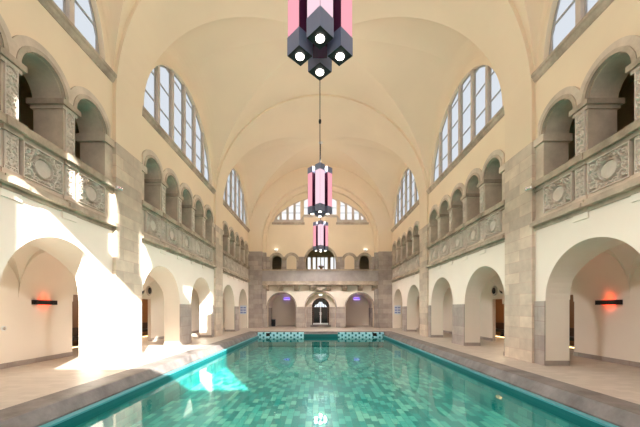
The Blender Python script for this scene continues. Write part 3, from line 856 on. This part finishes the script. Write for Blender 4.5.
# ------------------------------------------------------------------ chandeliers
def make_chandelier():
    r = thing('chandelier', '', 'chandelier', (0, 0, 0), 0, 'three matching chandeliers down the middle of the hall')
    a, sd, H = .335, .30, 2.02; hf = sd/math.sqrt(2)
    def diamond(cx, cy, k=1.0): return [(cx+hf*k, cy), (cx, cy+hf*k), (cx-hf*k, cy), (cx, cy-hf*k)]
    for cx, cy in ((a, 0), (-a, 0), (0, a), (0, -a)):
        bm = N(); plate(bm, diamond(cx, cy, .93), [], XY, .28, H-.28); tb = obj('tube', bm, M['plum'], r)
        for z0, z1 in ((0, .30), (H-.26, H)):
            bm = N(); plate(bm, diamond(cx, cy), [], XY, z0, z1); obj('cap', bm, M['cap'], tb)
        bm = N(); plate(bm, diamond(cx, cy, .985), [diamond(cx, cy, .62)], XY, -.004, 0); obj('base_plate', bm, M['black'], tb)
        bm = N(); plate(bm, diamond(cx, cy, .97), [], XY, -.003, -.001); obj('underside', bm, M['black'], tb)
        bm = N(); lathe(bm, [(.07, -.02), (.07, -.004)], 20, (cx, cy, 0)); obj('spotlight', bm, M['spot'], tb)
        # lit glass on each of the four faces
        for q in range(4):
            p, n_ = diamond(cx, cy)[q], diamond(cx, cy)[(q+1) % 4]
            mx, my = (p[0]+n_[0])/2, (p[1]+n_[1])/2
            outward = (mx-cx)*cx + (my-cy)*cy           # faces turned away from the middle are pale, the inner ones plum
            if outward <= 1e-6: continue
            t0, t1 = .05, .95
            A = (p[0]+(n_[0]-p[0])*t0, p[1]+(n_[1]-p[1])*t0); B = (p[0]+(n_[0]-p[0])*t1, p[1]+(n_[1]-p[1])*t1)
            ix, iy = (cx-mx)*.09, (cy-my)*.09
            bm = N(); plate(bm, [A, B, (B[0]+ix, B[1]+iy), (A[0]+ix, A[1]+iy)], [], XY, .30, H-.26)
            obj('glass', bm, M['pinkpale'] if (cy != 0) else M['pink'], tb)
    bm = N(); box(bm, -.12, .12, -.12, .12, .06, H-.02); obj('core', bm, M['plum'], r)
    bm = N(); box(bm, -a, a, -.02, .02, H-.06, H-.02); box(bm, -.02, .02, -a, a, H-.06, H-.02); obj('cross_arm', bm, M['metal'], r)
    zt = 13.5-5.75
    bm = N(); lathe(bm, [(.018, H-.04), (.018, zt)], 8); obj('rod', bm, M['black'], r)
    bm = N(); lathe(bm, [(.05, 4.0), (.06, 4.08), (.05, 4.16)], 12); obj('rod_coupling', bm, M['black'], r)
    bm = N(); lathe(bm, [(.16, zt), (.14, zt-.06), (.05, zt-.1)], 16); obj('ceiling_rose', bm, M['white'], r)
    return r
ch = make_chandelier()
CX = [-.13, -.09, -.0]
LB = ['nearest and largest pink-lit chandelier of four square tubes, cut by the top of the picture', 'middle pink-lit chandelier of four square tubes hanging on a long dark rod', 'farthest and smallest pink-lit chandelier of four square tubes, before the far balcony']
ch.location = (CX[0], BC[0], 5.75); ch['label'] = LB[0]
for k in (1, 2): place_copy(ch, LB[k], (CX[k], BC[k], 5.75), 0)

# ------------------------------------------------------------------ red sconces, side room fittings, signs, spots
def lamp(name, kind, loc, energy, col, size=.1, rot=None, **kw):
    l = bpy.data.lights.new(name, kind); l.energy = energy; l.color = col
    if kind in ('POINT', 'SPOT'): l.shadow_soft_size = size
    for k, v in kw.items(): setattr(l, k, v)
    o = bpy.data.objects.new(name, l); C.objects.link(o); o.location = loc
    if rot is not None: o.rotation_euler = rot
    return o
for s in (-1, 1):
    yy = 8.72 if s > 0 else 8.9
    t = thing('red_sconce', 'dark bar wall light with red glow in the near %s aisle' % SD[s], 'wall lamp', (s*XO, yy, 1.66), 0 if s > 0 else PI, 'red glowing wall lights')
    bxo('housing', (-.11, 0, -.36, .36, 0, .13), M['black'], t)
    bxo('light_strip', (-.09, -.02, -.18, .18, .13, .135), M['redlamp'], t); bxo('lower_strip', (-.09, -.02, -.18, .18, -.005, 0), M['redlamp'], t)
    for dz, e in ((.20, .6), (-.12, .42)):
        lamp('red_lamp', 'POINT', (s*(XO-.10), yy, 1.70+dz), e*(1 if s > 0 else .6), (1, .08, .02), .06)
    # two round fittings over the side room opening
    for y2, wh in ((13.80, 'nearer'), (14.42, 'farther')):
        t = thing('round_fitting', '%s of two round dark wall fittings with pale rims in the %s aisle' % (wh, SD[s]), 'wall fitting', (s*XO, y2, 2.42), 0 if s > 0 else PI, 'round fittings over the side room openings')
        bm = N(); lathe(bm, [(.21, -.06), (.235, -.03), (.235, 0)], 24, axis='x'); obj('rim', bm, M['chrome'], t)
        bm = N(); lathe(bm, [(.06, -.09), (.13, -.075), (.155, -.061)], 24, axis='x'); obj('disc', bm, M['black'], t)
    t = thing('bench', 'low dark bench in the wood lined room off the %s aisle' % SD[s], 'bench', (s*10.3, 15.0, 0), 0 if s > 0 else PI, 'dark benches in the side rooms')
    bxo('seat', (-.25, .25, -4.3, 4.3, .26, .40), M['black'], t); bxo('back', (.18, .25, -4.3, 4.3, .40, .75), M['doorframe'], t)
    for y2 in (-4, -2, 0, 2, 4): bxo('leg', (-.2, .2, y2-.04, y2+.04, 0, .26), M['black'], t)
    o = bxo('floor_light_strip', (*sorted((s*9.9, s*9.98)), 10.5, 19.3, .0, .02), M['warmstrip']); tag(o, 'warm light strip on the floor before the bench off the %s aisle' % SD[s], 'floor light', 'floor light strips')
    # notice board
    t = thing('notice_board', 'pale blue notice board in the last poolside arch of the %s wall' % SD[s], 'sign', (s*6.33, 24.79, 1.15), 0, 'notice boards in the last arches')
    bxo('board', (-.26, .26, -.03, 0.004, 0, .72), M['signwhite'], t)
    for k in range(6):
        x0 = -.23+(k % 2)*.25; z0 = .08+(k//2)*.2; bxo('notice', (x0, x0+.20, -.035, -.03, z0, z0+.11), M['signblue'], t)
    t = thing('rail_spotlight', 'small chrome ring spotlight at the end of the near %s parapet' % SD[s], 'spotlight', (s*5.80, 8.50, 4.92), 0, 'chrome spotlights at the parapet ends')
    bm = N(); lathe(bm, [(.10, -.05), (.12, -.03), (.12, .03), (.10, .05)], 20); obj('ring', bm, M['chrome'], t)
    bm = N(); lathe(bm, [(.08, .05), (.08, .055)], 20); obj('lens', bm, M['white'], t)
    bxo('arm', (-.02, .02, .08, .10, -.02, .02) if 0 else (-.02, .02, .0, .075, -.02, .02), M['chrome'], t)
t = thing('wall_button', 'small round pale button on the near left aisle wall', 'button', (-XO, 7.78, 1.03))
bm = N(); lathe(bm, [(.045, 0), (.04, .03), (.015, .05)], 16, axis='x'); obj('knob', bm, M['chrome'], t)
bm = N(); lathe(bm, [(.07, 0), (.07, .012)], 16, axis='x'); obj('plate', bm, M['white'], t)
t = thing('niche_bin', 'dark waste bin at the left foot of the far left arch', 'bin', (GA[0][0]-.95, 27.6, 0))
bxo('body', (-.16, .16, -.16, .16, 0, .58), M['black'], t); bxo('lid', (-.18, .18, -.18, .18, .58, .64), M['metal'], t)

# ------------------------------------------------------------------ light
lamp('side_room_fill', 'POINT', (-9.7, 16.0, 2.2), 110, (1, .80, .62), .15); lamp('side_room_fill', 'POINT', (9.7, 16.0, 2.2), 55, (1, .75, .5), .15)  # added fill without fittings, only to brighten the two side rooms
for k in range(3):
    lamp('chandelier_uplight', 'POINT', (CX[k], BC[k], 5.75+2.35), 215, (1, .85, .75), .3)
    for cx, cy in ((.335, 0), (-.335, 0), (0, .335), (0, -.335)):
        lamp('chandelier_spot', 'SPOT', (CX[k]+cx, BC[k]+cy, 5.70), 175, (1, .93, .90), .08, spot_size=math.radians(172), spot_blend=.5)
sun = lamp('sun', 'SUN', (0, 0, 20), 20, (1, .97, .90)); sun.data.angle = math.radians(.55)
sun.rotation_euler = Vector((-.49, 1, -.57)).to_track_quat('-Z', 'Y').to_euler()
w = bpy.data.worlds.new('sky'); sc.world = w; w.use_nodes = True
bg = w.node_tree.nodes['Background']; bg.inputs[0].default_value = (.75, .87, 1, 1); bg.inputs[1].default_value = 2.0

# ------------------------------------------------------------------ camera
cd = bpy.data.cameras.new('camera'); cam = bpy.data.objects.new('camera', cd); C.objects.link(cam)
cam.location = (-.155, 0, 1.51); cam.rotation_euler = (PI/2, 0, 0)
cd.sensor_width = 36; cd.sensor_fit = 'HORIZONTAL'; cd.lens = 302/640*36
cd.shift_x = 1.5/640; cd.shift_y = (309.8-213.5)/640; cd.clip_start = .05
sc.camera = cam
sc.view_settings.view_transform = 'Standard'; sc.view_settings.look = 'None'
sc.view_settings.exposure = .68; sc.view_settings.gamma = 1; sc.view_settings.use_curve_mapping = False
sc.cycles.caustics_reflective = False; sc.cycles.caustics_refractive = False
sc.cycles.max_bounces = 10; sc.cycles.diffuse_bounces = 6; sc.cycles.transparent_max_bounces = 8
sc.cycles.sample_clamp_indirect = 6
sc.cycles.use_denoising = True
